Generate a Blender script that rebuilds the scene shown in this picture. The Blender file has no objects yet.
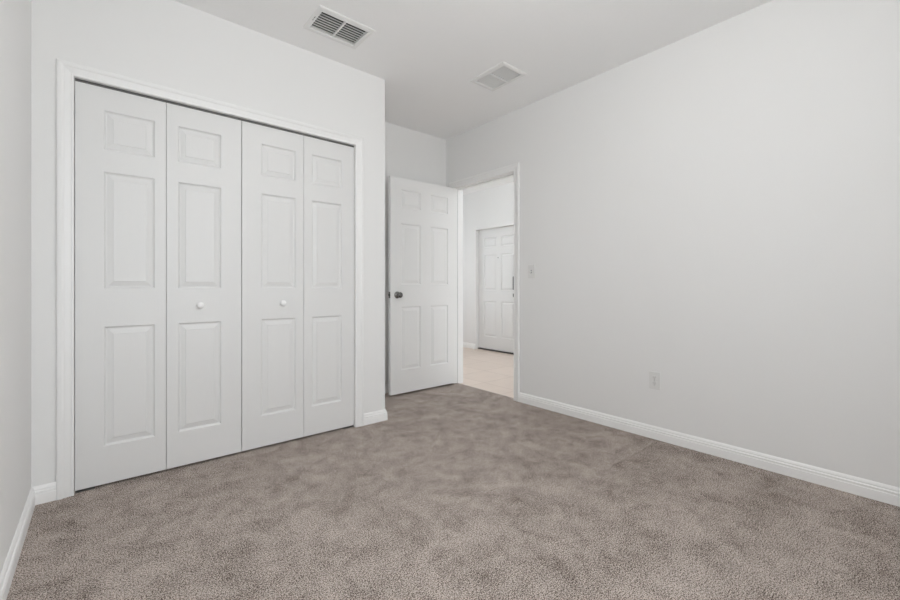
import bpy, bmesh, math
from mathutils import Vector, Matrix

sc = bpy.context.scene
COL = sc.collection

# ------------------------------------------------------------------ camera
YAW = 0.7019
cam_d = bpy.data.cameras.new('camera')
cam_d.sensor_fit = 'HORIZONTAL'
cam_d.sensor_width = 36.0
cam_d.lens = 411.0 / 900.0 * 36.0
cam_d.shift_y = -12.9 / 900.0
cam_d.clip_start = 0.02
cam = bpy.data.objects.new('camera', cam_d)
cam.location = (0, 0, 1.02)
cam.rotation_euler = (math.radians(90), 0, -YAW)
COL.objects.link(cam)
sc.camera = cam

# ------------------------------------------------------------------ exposure
sc.view_settings.view_transform = 'Standard'
sc.view_settings.look = 'None'
sc.view_settings.gamma = 1.0
sc.view_settings.use_curve_mapping = False
sc.view_settings.exposure = -0.05
sc.cycles.max_bounces = 16
sc.cycles.diffuse_bounces = 12
sc.cycles.glossy_bounces = 4
sc.cycles.transparent_max_bounces = 12

# ------------------------------------------------------------------ sky
world = bpy.data.worlds.new('sky')
sc.world = world
world.use_nodes = True
wn, wl = world.node_tree.nodes, world.node_tree.links
wn.clear()
w_out = wn.new('ShaderNodeOutputWorld')
w_bg = wn.new('ShaderNodeBackground')
w_tc = wn.new('ShaderNodeTexCoord')
w_sep = wn.new('ShaderNodeSeparateXYZ')
w_ramp = wn.new('ShaderNodeValToRGB')
w_map = wn.new('ShaderNodeMapRange')
w_map.inputs['From Min'].default_value = -0.3
w_map.inputs['From Max'].default_value = 0.5
w_ramp.color_ramp.elements[0].color = (0.42, 0.41, 0.39, 1)
w_ramp.color_ramp.elements[1].color = (0.93, 0.97, 1.0, 1)
w_ramp.color_ramp.elements[0].position = 0.33
w_ramp.color_ramp.elements[1].position = 0.45
w_bg.inputs['Strength'].default_value = 3.5
wl.new(w_tc.outputs['Generated'], w_sep.inputs[0])
wl.new(w_sep.outputs['Z'], w_map.inputs['Value'])
wl.new(w_map.outputs[0], w_ramp.inputs[0])
wl.new(w_ramp.outputs[0], w_bg.inputs['Color'])
wl.new(w_bg.outputs[0], w_out.inputs[0])

# dimensions of the place (metres)
XL, XR = -0.254, 2.840          # left and right wall faces
YB, YC, YA = -0.60, 2.733, 3.424  # window wall, closet wall, alcove wall
XC = 1.6566                     # closet wall's free corner
H = 2.612
WT = 0.12
OX0, OX1, OTOP = -0.106, 1.405, 2.053     # closet opening
DY0, DY1, DTOP = 2.465, 3.287, 2.062      # bedroom doorway
WX0, WX1, WZ0, WZ1 = 0.20, 1.20, 0.75, 2.30   # window
HX = 4.75                        # hall front wall face
HY0, HY1 = 1.2, 5.9
FY0, FY1, FTOP = 4.04, 4.955, 1.968       # front door recess
TZ = -0.012                      # tile level

# daylight coming in at the window; hall windows and ceiling lamps are added for light
def area(name, loc, rot, sx, sy, power, col=(1, 1, 1), portal=False, shape='RECTANGLE'):
    l = bpy.data.lights.new(name, 'AREA')
    l.shape = shape
    l.size = sx
    if shape in ('RECTANGLE', 'ELLIPSE'):
        l.size_y = sy
    l.energy = power
    l.color = col
    if portal:
        l.cycles.is_portal = True
    o = bpy.data.objects.new(name, l)
    o.location = loc
    o.rotation_euler = rot
    COL.objects.link(o)
    return o

area('window_daylight', ((WX0 + WX1) / 2, YB - 0.015, (WZ0 + WZ1) / 2), (math.radians(90), 0, 0),
     WX1 - WX0, WZ1 - WZ0, 22.0, (0.90, 0.955, 1.0))
VX0, VX1, VZ0, VZ1 = 3.25, 4.45, 0.30, 2.30   # unseen hall window, added with its area light to brighten the hall
area('hall_fill', ((VX0 + VX1) / 2, HY0 - 0.015, (VZ0 + VZ1) / 2), (math.radians(90), 0, 0),
     VX1 - VX0, VZ1 - VZ0, 1.7, (0.86, 0.94, 1.0))
UX0, UX1, UZ0, UZ1 = 3.20, 4.30, 0.60, 2.20   # unseen window added at the hall's far end as a light source
area('far_fill', ((UX0 + UX1) / 2, HY1 + 0.015, (UZ0 + UZ1) / 2), (math.radians(-90), 0, 0), UX1 - UX0, UZ1 - UZ0, 6.8, (0.88, 0.95, 1.0))
area('window_portal', ((WX0 + WX1) / 2, YB - WT - 0.01, (WZ0 + WZ1) / 2), (math.radians(90), 0, 0), WX1 - WX0, WZ1 - WZ0, 1.0, portal=True)
area('hall_portal', ((VX0 + VX1) / 2, HY0 - WT - 0.01, (VZ0 + VZ1) / 2), (math.radians(90), 0, 0), VX1 - VX0, VZ1 - VZ0, 1.0, portal=True)
HALL_W, ROOM_W = 18.5, 17.0

# ------------------------------------------------------------------ materials
def new_mat(name):
    m = bpy.data.materials.new(name)
    m.use_nodes = True
    return m, m.node_tree.nodes, m.node_tree.links, m.node_tree.nodes['Principled BSDF']

def paint(name, col, rough=0.6, bump=0.0, scale=300, stretch=None, spec=0.5, metal=0.0):
    m, n, l, b = new_mat(name)
    b.inputs['Base Color'].default_value = (*col, 1)
    b.inputs['Roughness'].default_value = rough
    b.inputs['Specular IOR Level'].default_value = spec
    b.inputs['Metallic'].default_value = metal
    tc = n.new('ShaderNodeTexCoord')
    mp = n.new('ShaderNodeMapping')
    if stretch:
        mp.inputs['Scale'].default_value = stretch
    nz = n.new('ShaderNodeTexNoise')
    nz.inputs['Scale'].default_value = scale
    nz.inputs['Detail'].default_value = 3
    l.new(tc.outputs['Object'], mp.inputs[0])
    l.new(mp.outputs[0], nz.inputs['Vector'])
    if bump:
        bp = n.new('ShaderNodeBump')
        bp.inputs['Strength'].default_value = bump
        bp.inputs['Distance'].default_value = 0.001
        l.new(nz.outputs['Fac'], bp.inputs['Height'])
        l.new(bp.outputs[0], b.inputs['Normal'])
    mx = n.new('ShaderNodeMixRGB')
    mx.inputs[1].default_value = (*[c * 0.985 for c in col], 1)
    mx.inputs[2].default_value = (*[min(1, c * 1.015) for c in col], 1)
    l.new(nz.outputs['Fac'], mx.inputs[0])
    l.new(mx.outputs[0], b.inputs['Base Color'])
    return m

M_WALL = paint('wall_paint', (0.80, 0.80, 0.795), 0.85, 0.25, 220)
M_CEIL = paint('ceiling_paint', (0.90, 0.90, 0.90), 0.95, 0.5, 120)
M_TRIM = paint('trim_gloss_paint', (0.90, 0.90, 0.895), 0.38)
M_CASING = paint('casing_gloss_paint', (0.835, 0.835, 0.83), 0.38)
M_DOOR_BRIGHTENED = paint('door_paint_brightened', (0.82, 0.82, 0.815), 0.42, 0.35, 60, (6, 6, 0.35))  # door paint made lighter to stand in for missing light on the open door
M_DOOR = paint('door_grained_paint', (0.74, 0.74, 0.735), 0.42, 0.35, 60, (6, 6, 0.35))
M_PLATE = paint('white_plastic', (0.735, 0.735, 0.725), 0.35)
M_SLOT = paint('dark_slot', (0.03, 0.03, 0.03), 0.7)
M_REG = paint('register_enamel', (0.80, 0.80, 0.79), 0.4)
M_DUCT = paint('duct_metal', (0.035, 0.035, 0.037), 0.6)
M_NICKEL = paint('satin_nickel', (0.20, 0.195, 0.19), 0.22, metal=1.0)
M_STEEL = paint('track_steel', (0.16, 0.16, 0.155), 0.5, metal=0.5)
M_BLACK = paint('black_lock_body', (0.02, 0.02, 0.02), 0.4)
M_SWEEP = paint('dark_threshold', (0.035, 0.028, 0.024), 0.5)
M_RUBBER = paint('dark_subfloor', (0.05, 0.045, 0.04), 0.9)

def carpet_mat():
    m, n, l, b = new_mat('carpet_pile')
    b.inputs['Roughness'].default_value = 0.95
    b.inputs['Specular IOR Level'].default_value = 0.1
    tc = n.new('ShaderNodeTexCoord')
    def noise(scale, detail, rough=0.5, dist=0.0):
        x = n.new('ShaderNodeTexNoise')
        x.inputs['Scale'].default_value = scale
        x.inputs['Detail'].default_value = detail
        x.inputs['Roughness'].default_value = rough
        x.inputs['Distortion'].default_value = dist
        l.new(tc.outputs['Object'], x.inputs['Vector'])
        return x.outputs['Fac']
    def math_(op, a, bb, clamp=False):
        x = n.new('ShaderNodeMath'); x.operation = op; x.use_clamp = clamp
        for i, v in enumerate((a, bb)):
            if isinstance(v, (int, float)): x.inputs[i].default_value = v
            else: l.new(v, x.inputs[i])
        return x.outputs[0]
    fine = noise(240, 3, 0.75)
    tuft = noise(120, 3, 0.75)
    patch = noise(4.5, 4, 0.62, 0.8)
    brush = noise(13, 4, 0.65, 0.6)
    fleck = noise(300, 2, 0.8)
    # pile lies differently on either side of a short seam line
    sep = n.new('ShaderNodeSeparateXYZ')
    l.new(tc.outputs['Object'], sep.inputs[0])
    s1 = math_('LESS_THAN', sep.outputs['Y'], 1.19)
    near = math_('SUBTRACT', 1.19, sep.outputs['Y'])
    fall = math_('SUBTRACT', 1.0, math_('MULTIPLY', near, 3.2, True), True)
    sx = n.new('ShaderNodeMapRange'); sx.inputs['From Min'].default_value = 1.75; sx.inputs['From Max'].default_value = 2.2
    l.new(sep.outputs['X'], sx.inputs['Value'])
    seam = math_('MULTIPLY', math_('MULTIPLY', s1, fall), sx.outputs[0])
    line = n.new('ShaderNodeMapRange'); line.inputs['From Min'].default_value = 0.0; line.inputs['From Max'].default_value = 0.012
    line.inputs['To Min'].default_value = 1.0; line.inputs['To Max'].default_value = 0.0
    wob = math_('ADD', math_('SUBTRACT', sep.outputs['Y'], 1.19), math_('MULTIPLY', math_('SUBTRACT', brush, 0.5), 0.03))
    l.new(math_('ABSOLUTE', wob, 0), line.inputs['Value'])
    linem = math_('MULTIPLY', line.outputs[0], sx.outputs[0])
    h = math_('ADD', math_('MULTIPLY', math_('SUBTRACT', fine, 0.5), 2.1), math_('ADD', math_('MULTIPLY', math_('SUBTRACT', tuft, 0.5), 0.75), 0.5))
    big = math_('ADD', math_('MULTIPLY', math_('SUBTRACT', patch, 0.5), 0.40), math_('MULTIPLY', math_('SUBTRACT', brush, 0.5), 0.42))
    big = math_('SUBTRACT', big, math_('MULTIPLY', seam, 0.055))
    big = math_('SUBTRACT', big, math_('MULTIPLY', linem, 0.05))
    fk = math_('MULTIPLY', math_('SUBTRACT', 0.425, math_('ADD', fleck, math_('MULTIPLY', big, 0.5)), True), 3.2)
    f = math_('SUBTRACT', math_('ADD', h, math_('MULTIPLY', big, 0.55)), fk)
    r = n.new('ShaderNodeValToRGB')
    e = r.color_ramp.elements
    e[0].position = 0.30; e[0].color = (0.080, 0.058, 0.046, 1)
    e[1].position = 0.70; e[1].color = (0.68, 0.60, 0.55, 1)
    x = e.new(0.42); x.color = (0.25, 0.206, 0.180, 1)
    x = e.new(0.50); x.color = (0.485, 0.420, 0.376, 1)
    x = e.new(0.58); x.color = (0.525, 0.455, 0.412, 1)
    l.new(f, r.inputs[0])
    l.new(r.outputs[0], b.inputs['Base Color'])
    bp = n.new('ShaderNodeBump')
    bp.inputs['Strength'].default_value = 0.45
    bp.inputs['Distance'].default_value = 0.006
    l.new(math_('ADD', h, math_('MULTIPLY', patch, 0.5)), bp.inputs['Height'])
    l.new(bp.outputs[0], b.inputs['Normal'])
    return m
M_CARPET = carpet_mat()

def tile_mat():
    m, n, l, b = new_mat('beige_tile')
    tc = n.new('ShaderNodeTexCoord')
    br = n.new('ShaderNodeTexBrick')
    br.offset = 0.0
    br.inputs['Scale'].default_value = 1.0
    br.inputs['Brick Width'].default_value = 0.45
    br.inputs['Row Height'].default_value = 0.45
    br.inputs['Mortar Size'].default_value = 0.004
    br.inputs['Color1'].default_value = (0.65, 0.545, 0.47, 1)
    br.inputs['Color2'].default_value = (0.69, 0.58, 0.505, 1)
    br.inputs['Mortar'].default_value = (0.50, 0.40, 0.33, 1)
    nz = n.new('ShaderNodeTexNoise')
    nz.inputs['Scale'].default_value = 6
    nz.inputs['Detail'].default_value = 5
    mx = n.new('ShaderNodeMixRGB'); mx.blend_type = 'MULTIPLY'; mx.inputs[0].default_value = 0.35
    mr = n.new('ShaderNodeMapRange'); mr.inputs['To Min'].default_value = 0.75; mr.inputs['To Max'].default_value = 1.2
    l.new(tc.outputs['Object'], br.inputs['Vector']); l.new(tc.outputs['Object'], nz.inputs['Vector'])
    l.new(nz.outputs['Fac'], mr.inputs['Value'])
    l.new(br.outputs['Color'], mx.inputs[1]); l.new(mr.outputs[0], mx.inputs[2])
    l.new(mx.outputs[0], b.inputs['Base Color'])
    b.inputs['Roughness'].default_value = 0.28
    return m
M_TILE = tile_mat()

def glass_mat():
    m, n, l, b = new_mat('window_glass')
    n.remove(b)
    out = n['Material Output']
    t = n.new('ShaderNodeBsdfTransparent'); g = n.new('ShaderNodeBsdfGlossy'); mx = n.new('ShaderNodeMixShader')
    g.inputs['Roughness'].default_value = 0.02
    fr = n.new('ShaderNodeFresnel'); fr.inputs['IOR'].default_value = 1.45
    l.new(fr.outputs[0], mx.inputs[0]); l.new(t.outputs[0], mx.inputs[1]); l.new(g.outputs[0], mx.inputs[2])
    l.new(mx.outputs[0], out.inputs['Surface'])
    return m
M_GLASS = glass_mat()

def lamp_mat(strength):
    m, n, l, b = new_mat('added_lamp_diffuser')
    b.inputs['Base Color'].default_value = (0.9, 0.9, 0.88, 1)
    b.inputs['Emission Color'].default_value = (1.0, 0.96, 0.9, 1)
    b.inputs['Emission Strength'].default_value = strength
    return m

# ------------------------------------------------------------------ helpers
def obj(name, bm, mat, parent=None, loc=None, rot=None, smooth=False, mats=None):
    bmesh.ops.remove_doubles(bm, verts=bm.verts, dist=1e-6)
    bmesh.ops.recalc_face_normals(bm, faces=bm.faces)
    me = bpy.data.meshes.new(name)
    bm.to_mesh(me); bm.free()
    me.materials.append(mat)
    for x in (mats or []):
        me.materials.append(x)
    if smooth:
        me.shade_smooth()
    o = bpy.data.objects.new(name, me)
    if parent: o.parent = parent
    if loc: o.location = loc
    if rot: o.rotation_euler = rot
    COL.objects.link(o)
    return o

def tag(o, label=None, cat=None, group=None, kind=None):
    if label: o['label'] = label
    if cat: o['category'] = cat
    if group: o['group'] = group
    if kind: o['kind'] = kind
    return o

def empty(name, loc=(0, 0, 0), rot=(0, 0, 0)):
    o = bpy.data.objects.new(name, None)
    o.location = loc; o.rotation_euler = rot
    o.empty_display_size = 0.1
    COL.objects.link(o)
    return o

def struct(o, label, cat):
    return tag(o, label, cat, kind='structure')

def add_box(bm, x0, x1, y0, y1, z0, z1, bevel=0.0):
    r = bmesh.ops.create_cube(bm, size=1.0)
    vs = r['verts']
    for v in vs:
        v.co = Vector((x0 + (v.co.x + .5) * (x1 - x0), y0 + (v.co.y + .5) * (y1 - y0), z0 + (v.co.z + .5) * (z1 - z0)))
    if bevel:
        es = list({e for v in vs for e in v.link_edges})
        bmesh.ops.bevel(bm, geom=es, offset=bevel, segments=2, affect='EDGES', profile=0.6)

def box(*a, bevel=0.0):
    bm = bmesh.new(); add_box(bm, *a, bevel=bevel); return bm

def lathe(bm, prof, seg=32, mat=None):
    """prof: (radius, height) pairs turned about Z, then moved by mat"""
    rings = []
    for r, z in prof:
        if r < 1e-6:
            rings.append([bm.verts.new((0, 0, z))])
        else:
            rings.append([bm.verts.new((r * math.cos(2 * math.pi * i / seg), r * math.sin(2 * math.pi * i / seg), z)) for i in range(seg)])
    for a, b in zip(rings, rings[1:]):
        for i in range(seg):
            j = (i + 1) % seg
            if len(a) == 1 and len(b) == 1: continue
            if len(a) == 1: bm.faces.new((a[0], b[i], b[j]))
            elif len(b) == 1: bm.faces.new((a[i], a[j], b[0]))
            else: bm.faces.new((a[i], a[j], b[j], b[i]))
    if mat is not None:
        for ring in rings:
            for v in ring: v.co = mat @ v.co

def grid_slab(us, vs, holes, w0, w1, mp):
    """slab between w0 and w1, with rectangular holes; mp maps (u, v, w) to xyz. holes: (u0,u1,v0,v1)"""
    us = sorted(set(us + [h[i] for h in holes for i in (0, 1)]))
    vs = sorted(set(vs + [h[i] for h in holes for i in (2, 3)]))
    bm = bmesh.new()
    cache = {}
    def V(i, j, k):
        if (i, j, k) not in cache:
            cache[(i, j, k)] = bm.verts.new(mp(us[i], vs[j], (w0, w1)[k]))
        return cache[(i, j, k)]
    def solid(i, j):
        if not (0 <= i < len(us) - 1 and 0 <= j < len(vs) - 1): return False
        cu, cv = (us[i] + us[i + 1]) / 2, (vs[j] + vs[j + 1]) / 2
        return not any(h[0] < cu < h[1] and h[2] < cv < h[3] for h in holes)
    for i in range(len(us) - 1):
        for j in range(len(vs) - 1):
            if not solid(i, j): continue
            for k in (0, 1):
                bm.faces.new((V(i, j, k), V(i + 1, j, k), V(i + 1, j + 1, k), V(i, j + 1, k)))
            if not solid(i - 1, j): bm.faces.new((V(i, j, 0), V(i, j + 1, 0), V(i, j + 1, 1), V(i, j, 1)))
            if not solid(i + 1, j): bm.faces.new((V(i + 1, j, 0), V(i + 1, j + 1, 0), V(i + 1, j + 1, 1), V(i + 1, j, 1)))
            if not solid(i, j - 1): bm.faces.new((V(i, j, 0), V(i + 1, j, 0), V(i + 1, j, 1), V(i, j, 1)))
            if not solid(i, j + 1): bm.faces.new((V(i, j + 1, 0), V(i + 1, j + 1, 0), V(i + 1, j + 1, 1), V(i, j + 1, 1)))
    return bm

def sweep(path, prof, mp, flip=1):
    """mitred sweep of closed profile (a = offset sideways, n = off the plane) along a 2D path"""
    bm = bmesh.new()
    P = [Vector(p) for p in path]
    rings = []
    for i, p in enumerate(P):
        d0 = (P[i] - P[i - 1]).normalized() if i > 0 else None
        d1 = (P[i + 1] - P[i]).normalized() if i < len(P) - 1 else None
        n0 = Vector((-d0.y, d0.x)) * flip if d0 else None
        n1 = Vector((-d1.y, d1.x)) * flip if d1 else None
        if n0 is None: off = n1
        elif n1 is None: off = n0
        else: off = (n0 + n1) / (1 + n0.dot(n1))
        rings.append([bm.verts.new(mp(p.x + off.x * a, p.y + off.y * a, nn)) for a, nn in prof])
    k = len(prof)
    for A, B in zip(rings, rings[1:]):
        for i in range(k):
            j = (i + 1) % k
            bm.faces.new((A[i], A[j], B[j], B[i]))
    bm.faces.new(rings[0]); bm.faces.new(list(reversed(rings[-1])))
    return bm

def panel_door(w, h, t, panels):
    """moulded panel door: x 0..w, y 0..t (front face at y = 0), z 0..h; panels (x0,x1,z0,z1)"""
    bm = bmesh.new()
    xs = sorted({0, w} | {p[i] for p in panels for i in (0, 1)})
    zs = sorted({0, h} | {p[i] for p in panels for i in (2, 3)})
    prof = [(0.0, 0.0), (0.0025, 0.0040), (0.007, 0.0085), (0.012, 0.0096), (0.031, 0.0045), (0.0345, 0.0038), (0.0375, 0.0012)]
    for side in (0, 1):
        Y = lambda d: d if side == 0 else t - d
        for i in range(len(xs) - 1):
            for j in range(len(zs) - 1):
                cx, cz = (xs[i] + xs[i + 1]) / 2, (zs[j] + zs[j + 1]) / 2
                p = next((q for q in panels if q[0] < cx < q[1] and q[2] < cz < q[3]), None)
                if p is None:
                    bm.faces.new([bm.verts.new((x, Y(0), z)) for x, z in ((xs[i], zs[j]), (xs[i + 1], zs[j]), (xs[i + 1], zs[j + 1]), (xs[i], zs[j + 1]))])
        for x0, x1, z0, z1 in panels:
            prev = None
            for a, d in prof:
                ring = [bm.verts.new((x, Y(d), z)) for x, z in ((x0 + a, z0 + a), (x1 - a, z0 + a), (x1 - a, z1 - a), (x0 + a, z1 - a))]
                if prev:
                    for q in range(4):
                        bm.faces.new((prev[q], prev[(q + 1) % 4], ring[(q + 1) % 4], ring[q]))
                prev = ring
            bm.faces.new(prev)
    c = [(0, 0), (w, 0), (w, h), (0, h)]
    for q in range(4):
        a, b = c[q], c[(q + 1) % 4]
        # side strips share the grid's corner points
        if a[0] == b[0]:
            pts = zs if b[1] > a[1] else zs[::-1]
            seq = [(a[0], z) for z in pts]
        else:
            pts = xs if b[0] > a[0] else xs[::-1]
            seq = [(x, a[1]) for x in pts]
        for s, e in zip(seq, seq[1:]):
            bm.faces.new([bm.verts.new(v) for v in ((s[0], 0, s[1]), (e[0], 0, e[1]), (e[0], t, e[1]), (s[0], t, s[1]))])
    return bm

# ------------------------------------------------------------------ structure
XY = lambda u, v, w: (u, v, w)
ceil_holes = [(0.963, 1.263, 2.283, 2.479), (2.192, 2.388, 1.998, 2.298)]
struct(obj('floor', grid_slab([XL - WT, XR + 0.045], [YB - WT, YA + WT], [], -0.05, 0.0, XY), M_CARPET),
       'beige-brown speckled cut pile carpet over the bedroom floor', 'carpet')
struct(obj('floor_hall', grid_slab([XR + 0.0455, HX + 0.4], [HY0, HY1], [], -0.06, TZ, XY), M_TILE),
       'pale beige square floor tiles in the hall beyond the doorway', 'tile floor')
struct(obj('ceiling', grid_slab([XL - WT, XR + WT], [YB - WT, YA + WT], ceil_holes, H, H + 0.10, XY), M_CEIL),
       'flat off-white bedroom ceiling with two vents in it', 'ceiling')
struct(obj('ceiling_hall', grid_slab([XR + WT + 0.0005, HX + WT], [HY0, HY1], [], H, H + 0.10, XY), M_CEIL),
       'off-white ceiling of the hall beyond the doorway', 'ceiling')
MX = lambda u, v, w: (w, u, v)      # wall whose plane faces along X: u = Y, v = Z
MY = lambda u, v, w: (u, w, v)      # wall whose plane faces along Y: u = X, v = Z
struct(obj('wall_left', grid_slab([YB, YA], [0, H], [], XL - WT, XL, MX), M_WALL),
       'plain white wall at the left edge, beside the closet', 'wall')
struct(obj('wall_closet', grid_slab([XL, XC], [0, H], [(OX0, OX1, -1, OTOP)] and [(OX0, OX1, 0, OTOP)], YC, YC + WT, MY), M_WALL),
       'white wall around the white folding closet doors', 'wall')
struct(obj('wall_closet_end', grid_slab([YC + WT, YA], [0, H], [], XC - WT, XC, MX), M_WALL),
       'short white side wall of the closet, behind the open door', 'wall')
struct(obj('wall_alcove', grid_slab([XL, XR], [0, H], [], YA, YA + WT, MY), M_WALL),
       'narrow white wall behind the open door', 'wall')
struct(obj('wall_right', grid_slab([YB, YA + 0.02], [0, H], [(DY0 - 0.019, DY1 + 0.019, 0, DTOP + 0.019)], XR, XR + WT, MX), M_WALL),
       'long white right-hand wall with the doorway, switch and outlet', 'wall')
struct(obj('wall_back', grid_slab([XL - WT, XR + WT], [0, H], [(WX0, WX1, WZ0, WZ1)], YB - WT, YB, MY), M_WALL),
       'white wall with the bedroom window', 'wall')
struct(obj('wall_hall_front', grid_slab([HY0, HY1], [TZ, H], [(FY0, FY1, TZ, FTOP)], HX, HX + WT, MX), M_WALL),
       'bright white hall wall around the closed front door', 'wall')
struct(obj('wall_hall_near', grid_slab([XR + WT, HX], [TZ, H], [(VX0, VX1, VZ0, VZ1)], HY0 - WT, HY0, MY), M_WALL), 'white wall at the near end of the hall', 'wall')
struct(obj('wall_hall_far', grid_slab([XR + WT, HX], [TZ, H], [(UX0, UX1, UZ0, UZ1)], HY1, HY1 + WT, MY), M_WALL), 'white wall at the far end of the hall', 'wall')
struct(obj('wall_hall_side', grid_slab([YA + 0.021, HY1], [TZ, H], [], XR, XR + WT, MX), M_WALL), 'white wall along the hall past the doorway', 'wall')

# baseboards
BP = [(0, -0.004), (0.0145, -0.004), (0.0145, 0.044), (0.0135, 0.047), (0.0105, 0.0485), (0.0105, 0.0515),
      (0.0135, 0.053), (0.0135, 0.060), (0.0115, 0.0625), (0.0085, 0.064), (0.0085, 0.067), (0.0095, 0.069), (0.0080, 0.075), (0.0045, 0.081), (0.0025, 0.084), (0, 0.084)]
CW = 0.063
def base(name, path, flip, label, z=0.0):
    return struct(obj(name, sweep(path, BP, lambda a, b, n: (a, b, n + z), flip), M_TRIM), label, 'baseboard')
base('baseboard_left', [(XL, YC), (XL, YB)], 1, 'white moulded baseboard along the left wall')
base('baseboard_closet', [(OX0 - CW, YC), (XL, YC)], 1, 'short white baseboard piece between left corner and closet casing')
base('baseboard_closet_end', [(XR, YA), (XC, YA), (XC, YC), (OX1 + CW, YC)], 1, 'white baseboard wrapping the closet corner right of the folding doors')
base('baseboard_right', [(XR, YB), (XR, DY0 - CW)], 1, 'long white grooved baseboard along the right wall')
base('baseboard_back', [(XL, YB), (XR, YB)], 1, 'white baseboard under the window')
base('baseboard_hall', [(HX, FY1), (HX, HY1)], 1, 'white baseboard in the hall left of the front door', TZ)

# casings
CP = [(0, 0), (0, 0.0085), (0.003, 0.0105), (0.008, 0.0105), (0.011, 0.0085), (0.016, 0.0095), (0.030, 0.0125), (0.038, 0.0135),
      (0.041, 0.0165), (0.047, 0.0185), (0.055, 0.0185), (0.0605, 0.0165), (CW, 0.013), (CW, 0)]
def casing(name, u0, u1, top, mp, label, z0=0.0):
    bm = sweep([(u0, z0), (u0, top), (u1, top), (u1, z0)], CP, mp, 1)
    return struct(obj(name, bm, M_CASING), label, 'door casing')
casing('trim_1', OX0, OX1, OTOP, lambda a, b, n: (a, YC - n, b), 'white moulded casing framing the folding closet doors')
casing('trim_2', DY0 - 0.005, DY1 + 0.005, DTOP + 0.005, lambda a, b, n: (XR - n, a, b), 'white moulded casing on the bedroom side of the doorway')
casing('trim_3', DY0 - 0.005, DY1 + 0.005, DTOP + 0.005, lambda a, b, n: (XR + WT + n, a, b), 'white moulded casing on the hall side of the doorway', TZ)
# doorway jamb with its stop
bm = bmesh.new()
for (a0, a1) in ((DY0 - 0.019, DY0), (DY1, DY1 + 0.019)):
    add_box(bm, XR, XR + WT, a0, a1, TZ, DTOP + 0.019)
add_box(bm, XR, XR + WT, DY0, DY1, DTOP, DTOP + 0.019)
add_box(bm, XR + 0.040, XR + 0.075, DY0, DY0 + 0.011, TZ, DTOP - 0.011)
add_box(bm, XR + 0.040, XR + 0.075, DY1 - 0.011, DY1, TZ, DTOP - 0.011)
add_box(bm, XR + 0.040, XR + 0.075, DY0, DY1, DTOP - 0.011, DTOP)
jamb = struct(obj('trim_4', bm, M_CASING), 'white door jamb lining the open doorway', 'door jamb')
bm = bmesh.new()
add_box(bm, XR + 0.006, XR + 0.034, DY0, DY0 + 0.0015, 0.918, 0.976)
add_box(bm, XR - 0.010, XR + 0.008, DY0 - 0.001, DY0 + 0.0025, 0.932, 0.962)
obj('strike_plate', bm, M_NICKEL, jamb)
# front-door recess corner and threshold
bm = bmesh.new()
add_box(bm, HX + 0.050, HX + WT, FY0, FY1, TZ, TZ + 0.018)
struct(obj('trim_5', bm, M_SWEEP), 'dark threshold strip under the front door', 'threshold')

# closet head track, in the opening's top
bm = bmesh.new()
ty = YC + 0.016 + 0.01725
add_box(bm, OX0 + 0.001, OX1 - 0.001, ty - 0.016, ty - 0.0145, OTOP - 0.011, OTOP)
add_box(bm, OX0 + 0.001, OX1 - 0.001, ty + 0.0145, ty + 0.016, OTOP - 0.011, OTOP)
add_box(bm, OX0 + 0.001, OX1 - 0.001, ty - 0.016, ty + 0.016, OTOP - 0.003, OTOP)
add_box(bm, OX0 + 0.001, OX1 - 0.001, ty - 0.0145, ty - 0.010, OTOP - 0.011, OTOP - 0.0095)
add_box(bm, OX0 + 0.001, OX1 - 0.001, ty + 0.010, ty + 0.0145, OTOP - 0.011, OTOP - 0.0095)
struct(obj('trim_6', bm, M_STEEL), 'grey metal track above the folding closet doors', 'closet track')

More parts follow.
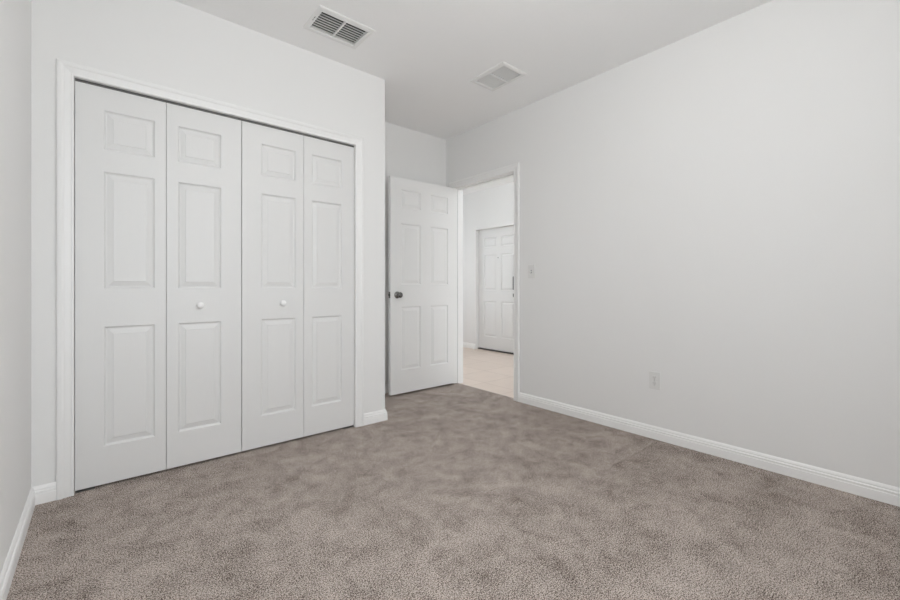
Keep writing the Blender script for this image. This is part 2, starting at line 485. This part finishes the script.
# ------------------------------------------------------------------ closet doors
FLT = 0.0345
DF = YC + 0.016                    # front plane of the folding doors
DZ0, DZH = 0.012, 2.028
PZ = [(0.205, 0.817), (1.013, 1.611), (1.726, 1.925)]
leaves = [(-0.1035, 0.2680, 0.006, 0.2180), (0.2705, 0.6500, 0.325, 0.5400),
          (0.6540, 1.0335, 0.765, 0.9800), (1.0360, 1.4030, 1.090, 1.3080)]
def knob_bm(scale=1.0):
    bm = bmesh.new()
    prof = [(0.0, 0.030), (0.006, 0.0297), (0.012, 0.028), (0.0165, 0.0245), (0.0185, 0.020), (0.0180, 0.0165), (0.0145, 0.0125),
            (0.0100, 0.0095), (0.0085, 0.006), (0.0095, 0.002), (0.0105, 0.0)]
    lathe(bm, [(r * scale, z * scale) for r, z in prof], 36, Matrix.Rotation(math.radians(90), 4, 'X'))
    return bm
for k, (name, pair, lab) in enumerate((('door_1', leaves[:2], 'white folding closet door, left pair of moulded panels, closed'),
                                      ('door_2', leaves[2:], 'white folding closet door, right pair of moulded panels, closed'))):
    root = struct(empty(name, (pair[0][0], DF, 0)), lab, 'closet door')
    ox = pair[0][0]
    for q, (x0, x1, p0, p1) in enumerate(pair):
        pan = [(p0 - x0, p1 - x0, a - DZ0, b - DZ0) for a, b in PZ]
        lf = obj('door_leaf', panel_door(x1 - x0, DZH, FLT, pan), M_DOOR, root, (x0 - ox, 0, DZ0))
        if (k == 0 and q == 1) or (k == 1 and q == 0):
            kx = 0.430 if k == 0 else 0.895
            kn = obj('knob', knob_bm(), M_TRIM, lf, (kx - x0, 0.0, 0.916 - DZ0), smooth=True)
    # hinges between the leaves, on the closet side
    for hz in (0.25, 1.02, 1.80):
        bm = bmesh.new()
        add_box(bm, pair[0][1] - ox - 0.022, pair[1][0] - ox + 0.022, FLT, FLT + 0.002, hz - 0.03, hz + 0.03)
        lathe(bm, [(0, -0.03), (0.004, -0.03), (0.004, 0.03), (0, 0.03)], 12, Matrix.Translation(((pair[0][1] + pair[1][0]) / 2 - ox, FLT + 0.003, hz)))
        obj('hinge', bm, M_STEEL, root)
    # bottom pivot bracket standing on the carpet by the casing
    bx = OX0 + 0.002 - ox if k == 0 else OX1 - 0.002 - ox
    sgn = 1 if k == 0 else -1
    bm = bmesh.new()
    x0b, x1b = sorted((bx, bx + sgn * 0.075))
    add_box(bm, x0b, x1b, 0.0, FLT, 0.0, 0.003)
    x0c, x1c = sorted((bx, bx + sgn * 0.0015))
    add_box(bm, x0c, x1c, 0.006, 0.028, 0.0, 0.04)
    lathe(bm, [(0, 0.0), (0.009, 0.0), (0.009, 0.006), (0.0045, 0.006), (0.0045, 0.018), (0, 0.018)], 16, Matrix.Translation((bx + sgn * 0.04, FLT / 2, 0.0)))
    obj('pivot_bracket', bm, M_STEEL, root)

# ------------------------------------------------------------------ open bedroom door
DW, DT = 0.808, 0.035
root = struct(empty('door_3', (XR - 0.003, DY1 - 0.002, 0)), 'open white six-panel bedroom door with a round metal knob', 'door')
# slab: local x runs from the free edge (0) to the hinge (DW), front face towards the room's middle
sx0, sy0, sz0 = -DW, -DT - 0.001, 0.020
pan = [(a, b, c - 0.02, d - 0.02) for (a, b) in ((0.117, 0.343), (0.465, 0.691)) for (c, d) in ((0.238, 0.834), (1.045, 1.620), (1.769, 1.940))]
slab = obj('door_slab', panel_door(DW, 2.032, DT, pan), M_DOOR_BRIGHTENED, root, (sx0, sy0, sz0))
def round_knob(sign, y):
    bm = bmesh.new()
    prof = [(0.0, 0.066), (0.010, 0.0655), (0.019, 0.063), (0.025, 0.058), (0.0268, 0.051), (0.0245, 0.044), (0.018, 0.037), (0.012, 0.031),
            (0.0105, 0.024), (0.012, 0.012), (0.024, 0.009), (0.030, 0.006), (0.032, 0.002), (0.032, 0.0)]
    lathe(bm, prof, 40, Matrix.Translation((0.072, y, 0.927)) @ Matrix.Rotation(math.radians(90 * sign), 4, 'X'))
    k = obj('knob', bm, M_NICKEL, slab, smooth=True)
    k['label'] = 'satin nickel round door knob'
round_knob(1, 0.0)
round_knob(-1, DT)
bm = box(-0.0012, 0.0012, 0.005, DT - 0.005, 0.927 - 0.0285, 0.927 + 0.0285)
add_box(bm, -0.011, 0.0, 0.011, DT - 0.011, 0.927 - 0.009, 0.927 + 0.009, bevel=0.002)
obj('latch', bm, M_NICKEL, slab)
for hz in (0.28, 1.03, 1.83):
    bm = bmesh.new()
    lathe(bm, [(0, -0.045), (0.006, -0.045), (0.006, 0.045), (0, 0.045)], 16, Matrix.Translation((0.0, 0.003, hz)))
    add_box(bm, -0.0025, -0.0005, -DT, 0.0, hz - 0.044, hz + 0.044)
    obj('hinge', bm, M_NICKEL, root)

# ------------------------------------------------------------------ front door in the hall
fw = FY1 - FY0 - 0.006
root = struct(empty('door_4', (HX + 0.068, FY1 - 0.003, TZ)), 'closed white six-panel front door at the end of the tiled hall', 'door')
root.rotation_euler = (0, 0, math.radians(-90))
fz = 0.026
fh = FTOP - TZ - 0.004 - fz
pan = [(a, b, c - fz, d - fz) for (a, b) in ((0.13, 0.405), (0.505, 0.78)) for (c, d) in ((0.225, 0.80), (0.98, 1.56), (1.68, 1.84))]
fs = obj('door_slab', panel_door(fw, fh, 0.044, pan), M_DOOR, root, (0, 0, fz))
bm = bmesh.new()
lathe(bm, [(0, 0.006), (0.006, 0.006), (0.008, 0.004), (0.008, 0)], 16, Matrix.Translation((fw / 2 - 0.012, 0.001, 1.475)) @ Matrix.Rotation(math.radians(90), 4, 'X'))
obj('peephole', bm, M_STEEL, fs)
bm = bmesh.new()
for dx in (0.026,):
    lathe(bm, [(0, 0.005), (0.004, 0.005), (0.006, 0.002), (0.006, 0)], 16, Matrix.Translation((fw / 2 + dx, 0.001, 1.475)) @ Matrix.Rotation(math.radians(90), 4, 'X'))
obj('bolt_cap', bm, M_PLATE, fs)
lx = FY1 - 0.003 - 4.142
bm = box(lx - 0.038, lx + 0.038, -0.030, 0.0, 0.965, 1.168, bevel=0.006)
add_box(bm, lx - 0.006, lx + 0.006, -0.046, -0.028, 1.02, 1.05, bevel=0.002)
obj('door_lock', bm, M_BLACK, fs)['label'] = 'black lock body'
bm = bmesh.new()
lathe(bm, [(0, 0.060), (0.012, 0.059), (0.022, 0.054), (0.026, 0.046), (0.022, 0.036), (0.011, 0.030), (0.011, 0.010), (0.030, 0.006), (0.030, 0)], 24,
      Matrix.Translation((lx + 0.012, 0.0, 0.885)) @ Matrix.Rotation(math.radians(90), 4, 'X'))
obj('knob', bm, M_NICKEL, fs, smooth=True)

# ------------------------------------------------------------------ window in the wall behind the camera
def window(name, x0, x1, z0, z1, yw, label, turn=0.0):
    win = struct(empty(name, ((x0 + x1) / 2, yw, z0), (0, 0, turn)), label, 'window')
    hw, hh = (x1 - x0) / 2, z1 - z0
    bm = bmesh.new()
    add_box(bm, -hw, -hw + 0.04, -0.09, -0.03, 0, hh); add_box(bm, hw - 0.04, hw, -0.09, -0.03, 0, hh)
    add_box(bm, -hw + 0.04, hw - 0.04, -0.09, -0.03, 0, 0.04); add_box(bm, -hw + 0.04, hw - 0.04, -0.09, -0.03, hh - 0.04, hh)
    add_box(bm, -hw + 0.04, hw - 0.04, -0.08, -0.04, hh / 2 - 0.02, hh / 2 + 0.02)
    obj('window_frame', bm, M_TRIM, win)
    bm = bmesh.new()
    vs = [bm.verts.new(c) for c in ((-hw + 0.03, -0.06, 0.03), (hw - 0.03, -0.06, 0.03), (hw - 0.03, -0.06, hh - 0.03), (-hw + 0.03, -0.06, hh - 0.03))]
    bm.faces.new(vs)
    obj('window_pane', bm, M_GLASS, win)
    obj('window_sill', box(-hw - 0.03, hw + 0.03, -0.03, 0.03, -0.018, 0.0, bevel=0.004), M_TRIM, win)
window('window_1', WX0, WX1, WZ0, WZ1, YB, 'white framed single-hung bedroom window')
window('added_window_2', VX0, VX1, VZ0, VZ1, HY0, 'tall white framed window added at the near end of the hall for light')
window('added_window_3', UX0, UX1, UZ0, UZ1, HY1, 'white framed window added at the far end of the hall for light', math.pi)

# ------------------------------------------------------------------ ceiling vents
def vent(loc, rot, tilt, label, lever=True):
    """ceiling register: local x along the slats, z up; face at z = 0 is the ceiling's surface"""
    root = tag(empty('ceiling_vent', loc, (0, 0, rot)), label, 'vent', 'louvred registers in the bedroom ceiling')
    OX, OY, IX, IY = 0.178, 0.132, 0.146, 0.095
    bm = bmesh.new()
    rings = []
    for (x, y, z) in ((OX, OY, 0.0), (OX, OY, -0.002), (OX - 0.004, OY - 0.004, -0.0055), (IX + 0.010, IY + 0.010, -0.0085), (IX + 0.003, IY + 0.003, -0.0085), (IX, IY, -0.006), (IX, IY, 0.012), (IX + 0.002, IY + 0.002, 0.012), (IX + 0.002, IY + 0.002, 0.0)):
        rings.append([bm.verts.new((sx * x, sy * y, z)) for sx, sy in ((-1, -1), (1, -1), (1, 1), (-1, 1))])
    for A, B in zip(rings, rings[1:] + rings[:1]):
        for q in range(4):
            bm.faces.new((A[q], A[(q + 1) % 4], B[(q + 1) % 4], B[q]))
    obj('vent_frame', bm, M_REG, root)
    obj('divider', box(-0.0045, 0.0045, -IY, IY, -0.0075, 0.004), M_REG, root)
    ns = 8
    pitch = 2 * IY / ns
    for half in (-1, 1):
        for i in range(ns):
            y = -IY + (i + 0.5) * pitch
            x0, x1 = (0.0045, IX) if half > 0 else (-IX, -0.0045)
            bm = bmesh.new()
            # slat: thin curved blade
            pts = []
            w = 0.0185
            for s in range(5):
                u = (s / 4 - 0.5) * w
                c = 0.0018 * (1 - (2 * s / 4 - 1) ** 2)
                pts.append((u, c))
            prof = [(a, b + 0.0011) for a, b in pts] + [(a, b - 0.0011) for a, b in reversed(pts)]
            ca, sa = math.cos(tilt), math.sin(tilt)
            R = [(a * ca - b * sa, a * sa + b * ca) for a, b in prof]
            A = [bm.verts.new((x0, y + a, 0.0035 + b)) for a, b in R]
            B = [bm.verts.new((x1, y + a, 0.0035 + b)) for a, b in R]
            for q in range(len(R)):
                j = (q + 1) % len(R)
                bm.faces.new((A[q], A[j], B[j], B[q]))
            bm.faces.new(A); bm.faces.new(B[::-1])
            obj('slat', bm, M_REG, root)
    # sheet-metal boot above the opening
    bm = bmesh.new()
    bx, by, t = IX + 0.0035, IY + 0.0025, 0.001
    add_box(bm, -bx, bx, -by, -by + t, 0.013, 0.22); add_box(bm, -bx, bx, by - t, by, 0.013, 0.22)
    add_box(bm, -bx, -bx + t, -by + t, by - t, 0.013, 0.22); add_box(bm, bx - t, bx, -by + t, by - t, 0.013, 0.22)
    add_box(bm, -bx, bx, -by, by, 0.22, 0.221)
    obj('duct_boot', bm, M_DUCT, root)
    if lever:
        bm = box(-0.1625, -0.1595, -0.028, 0.012, -0.0085, -0.0065)
        obj('lever_slot', bm, M_SLOT, root)
        obj('damper_lever', box(-0.1620, -0.1600, -0.012, -0.003, -0.0150, -0.0085), M_REG, root)
    for sx in (-1, 1):
        bm = bmesh.new()
        lathe(bm, [(0, -0.0090), (0.003, -0.0086), (0.004, -0.007), (0.004, -0.005)], 12, Matrix.Translation((sx * 0.166, 0.045 if sx < 0 else 0.0, 0)))
        obj('screw', bm, M_REG, root)
    return root
vent((1.113, 2.376, H), 0.0, math.radians(52), 'white ceiling vent with dark gaps between its slats, nearer the closet wall')
vent((2.290, 2.148, H), math.radians(90), math.radians(40), 'small pale ceiling vent with closed-looking slats, nearer the right wall', lever=False)

# ------------------------------------------------------------------ switch and outlet on the right wall
# local frame: x along the wall (towards the camera's right), y out of the wall, z up
def wall_thing(name, y, z, label, cat):
    r = tag(empty(name, (XR, y, z), (0, 0, math.radians(90))), label, cat)
    return r      # local +x = world +Y, local +y = world -X (into the room)
sw = wall_thing('light_switch', 2.262, 1.155, 'white toggle light switch on the right wall beside the doorway', 'light switch')
obj('cover_plate', box(-0.035, 0.035, 0.0, 0.0075, -0.057, 0.057, bevel=0.002), M_PLATE, sw)
obj('toggle_slot', box(-0.0052, 0.0052, 0.0070, 0.0079, -0.0120, 0.0120), M_SLOT, sw)
bm = box(-0.0042, 0.0042, 0.0, 0.023, -0.0052, 0.0052, bevel=0.0012)
bmesh.ops.rotate(bm, verts=bm.verts, cent=(0, 0, 0), matrix=Matrix.Rotation(math.radians(-32), 3, 'X'))
obj('toggle', bm, M_PLATE, sw, (0, 0.004, 0.002))
for zz in (-0.030, 0.030):
    bm = bmesh.new(); lathe(bm, [(0, 0.0087), (0.0028, 0.0083), (0.0033, 0.0070)], 12, Matrix.Translation((0, 0, zz)) @ Matrix.Rotation(math.radians(-90), 4, 'X'))
    obj('screw', bm, M_PLATE, sw)
ot = wall_thing('power_outlet', 1.222, 0.392, 'white duplex power outlet low on the right wall above the baseboard', 'outlet')
obj('cover_plate', box(-0.036, 0.036, 0.0, 0.0075, -0.058, 0.058, bevel=0.002), M_PLATE, ot)
for zz in (0.0195, -0.0195):
    bm = bmesh.new()
    pts = []
    for i in range(32):
        a = 2 * math.pi * i / 32
        pts.append((max(-0.0172, min(0.0172, 0.0185 * math.cos(a))), max(-0.0140, min(0.0140, 0.0185 * math.sin(a)))))
    A = [bm.verts.new((x, 0.0070, z + zz)) for x, z in pts]
    B = [bm.verts.new((x, 0.0091, z + zz)) for x, z in pts]
    C2 = [bm.verts.new((x * 0.95, 0.0097, z * 0.95 + zz)) for x, z in pts]
    for q in range(32):
        j = (q + 1) % 32
        bm.faces.new((A[q], A[j], B[j], B[q])); bm.faces.new((B[q], B[j], C2[j], C2[q]))
    bm.faces.new(C2); bm.faces.new(A[::-1])
    rc = obj('receptacle', bm, M_PLATE, ot)
    bm = bmesh.new()
    add_box(bm, -0.0078, -0.0056, 0.0093, 0.0100, zz - 0.001, zz + 0.0075)
    add_box(bm, 0.0056, 0.0078, 0.0093, 0.0100, zz - 0.001, zz + 0.0065)
    lathe(bm, [(0, 0.0100), (0.0026, 0.0100), (0.0026, 0.0093)], 12, Matrix.Translation((0, 0, zz - 0.0080)) @ Matrix.Rotation(math.radians(-90), 4, 'X'))
    obj('socket_holes', bm, M_SLOT, rc)
bm = bmesh.new(); lathe(bm, [(0, 0.0091), (0.0028, 0.0087), (0.0033, 0.0070)], 12, Matrix.Rotation(math.radians(-90), 4, 'X'))
obj('screw', bm, M_STEEL, ot)

# ------------------------------------------------------------------ ceiling lamps, both unseen, added to light bedroom and hall
def added_dome_lamp(loc, label, power, strength, col):
    root = tag(empty('added_ceiling_light', loc), label, 'ceiling light')
    bm = bmesh.new(); lathe(bm, [(0, 0), (0.16, 0), (0.165, -0.006), (0.165, -0.022), (0.155, -0.028), (0, -0.028)], 48)
    obj('canopy', bm, M_NICKEL, root, smooth=False)
    bm = bmesh.new(); lathe(bm, [(0.150, -0.028), (0.145, -0.050), (0.125, -0.072), (0.090, -0.088), (0.045, -0.096), (0, -0.098)], 48)
    obj('added_lamp_shade', bm, lamp_mat(strength), root, smooth=True)
    l = bpy.data.lights.new('fill_glow', 'POINT')
    l.energy = power; l.color = col; l.shadow_soft_size = 0.09
    a = bpy.data.objects.new('fill_glow', l)
    a.location = (0, 0, -0.20); a.parent = root
    COL.objects.link(a)
added_dome_lamp((1.20, 0.70, H), 'round frosted dome light added to the bedroom ceiling for light from above', ROOM_W, 2.5, (1.0, 0.985, 0.96))
added_dome_lamp((3.6, 3.15, H), 'round frosted dome light added to the hall ceiling to brighten the hall', HALL_W, 1.5, (0.88, 0.95, 1.0))
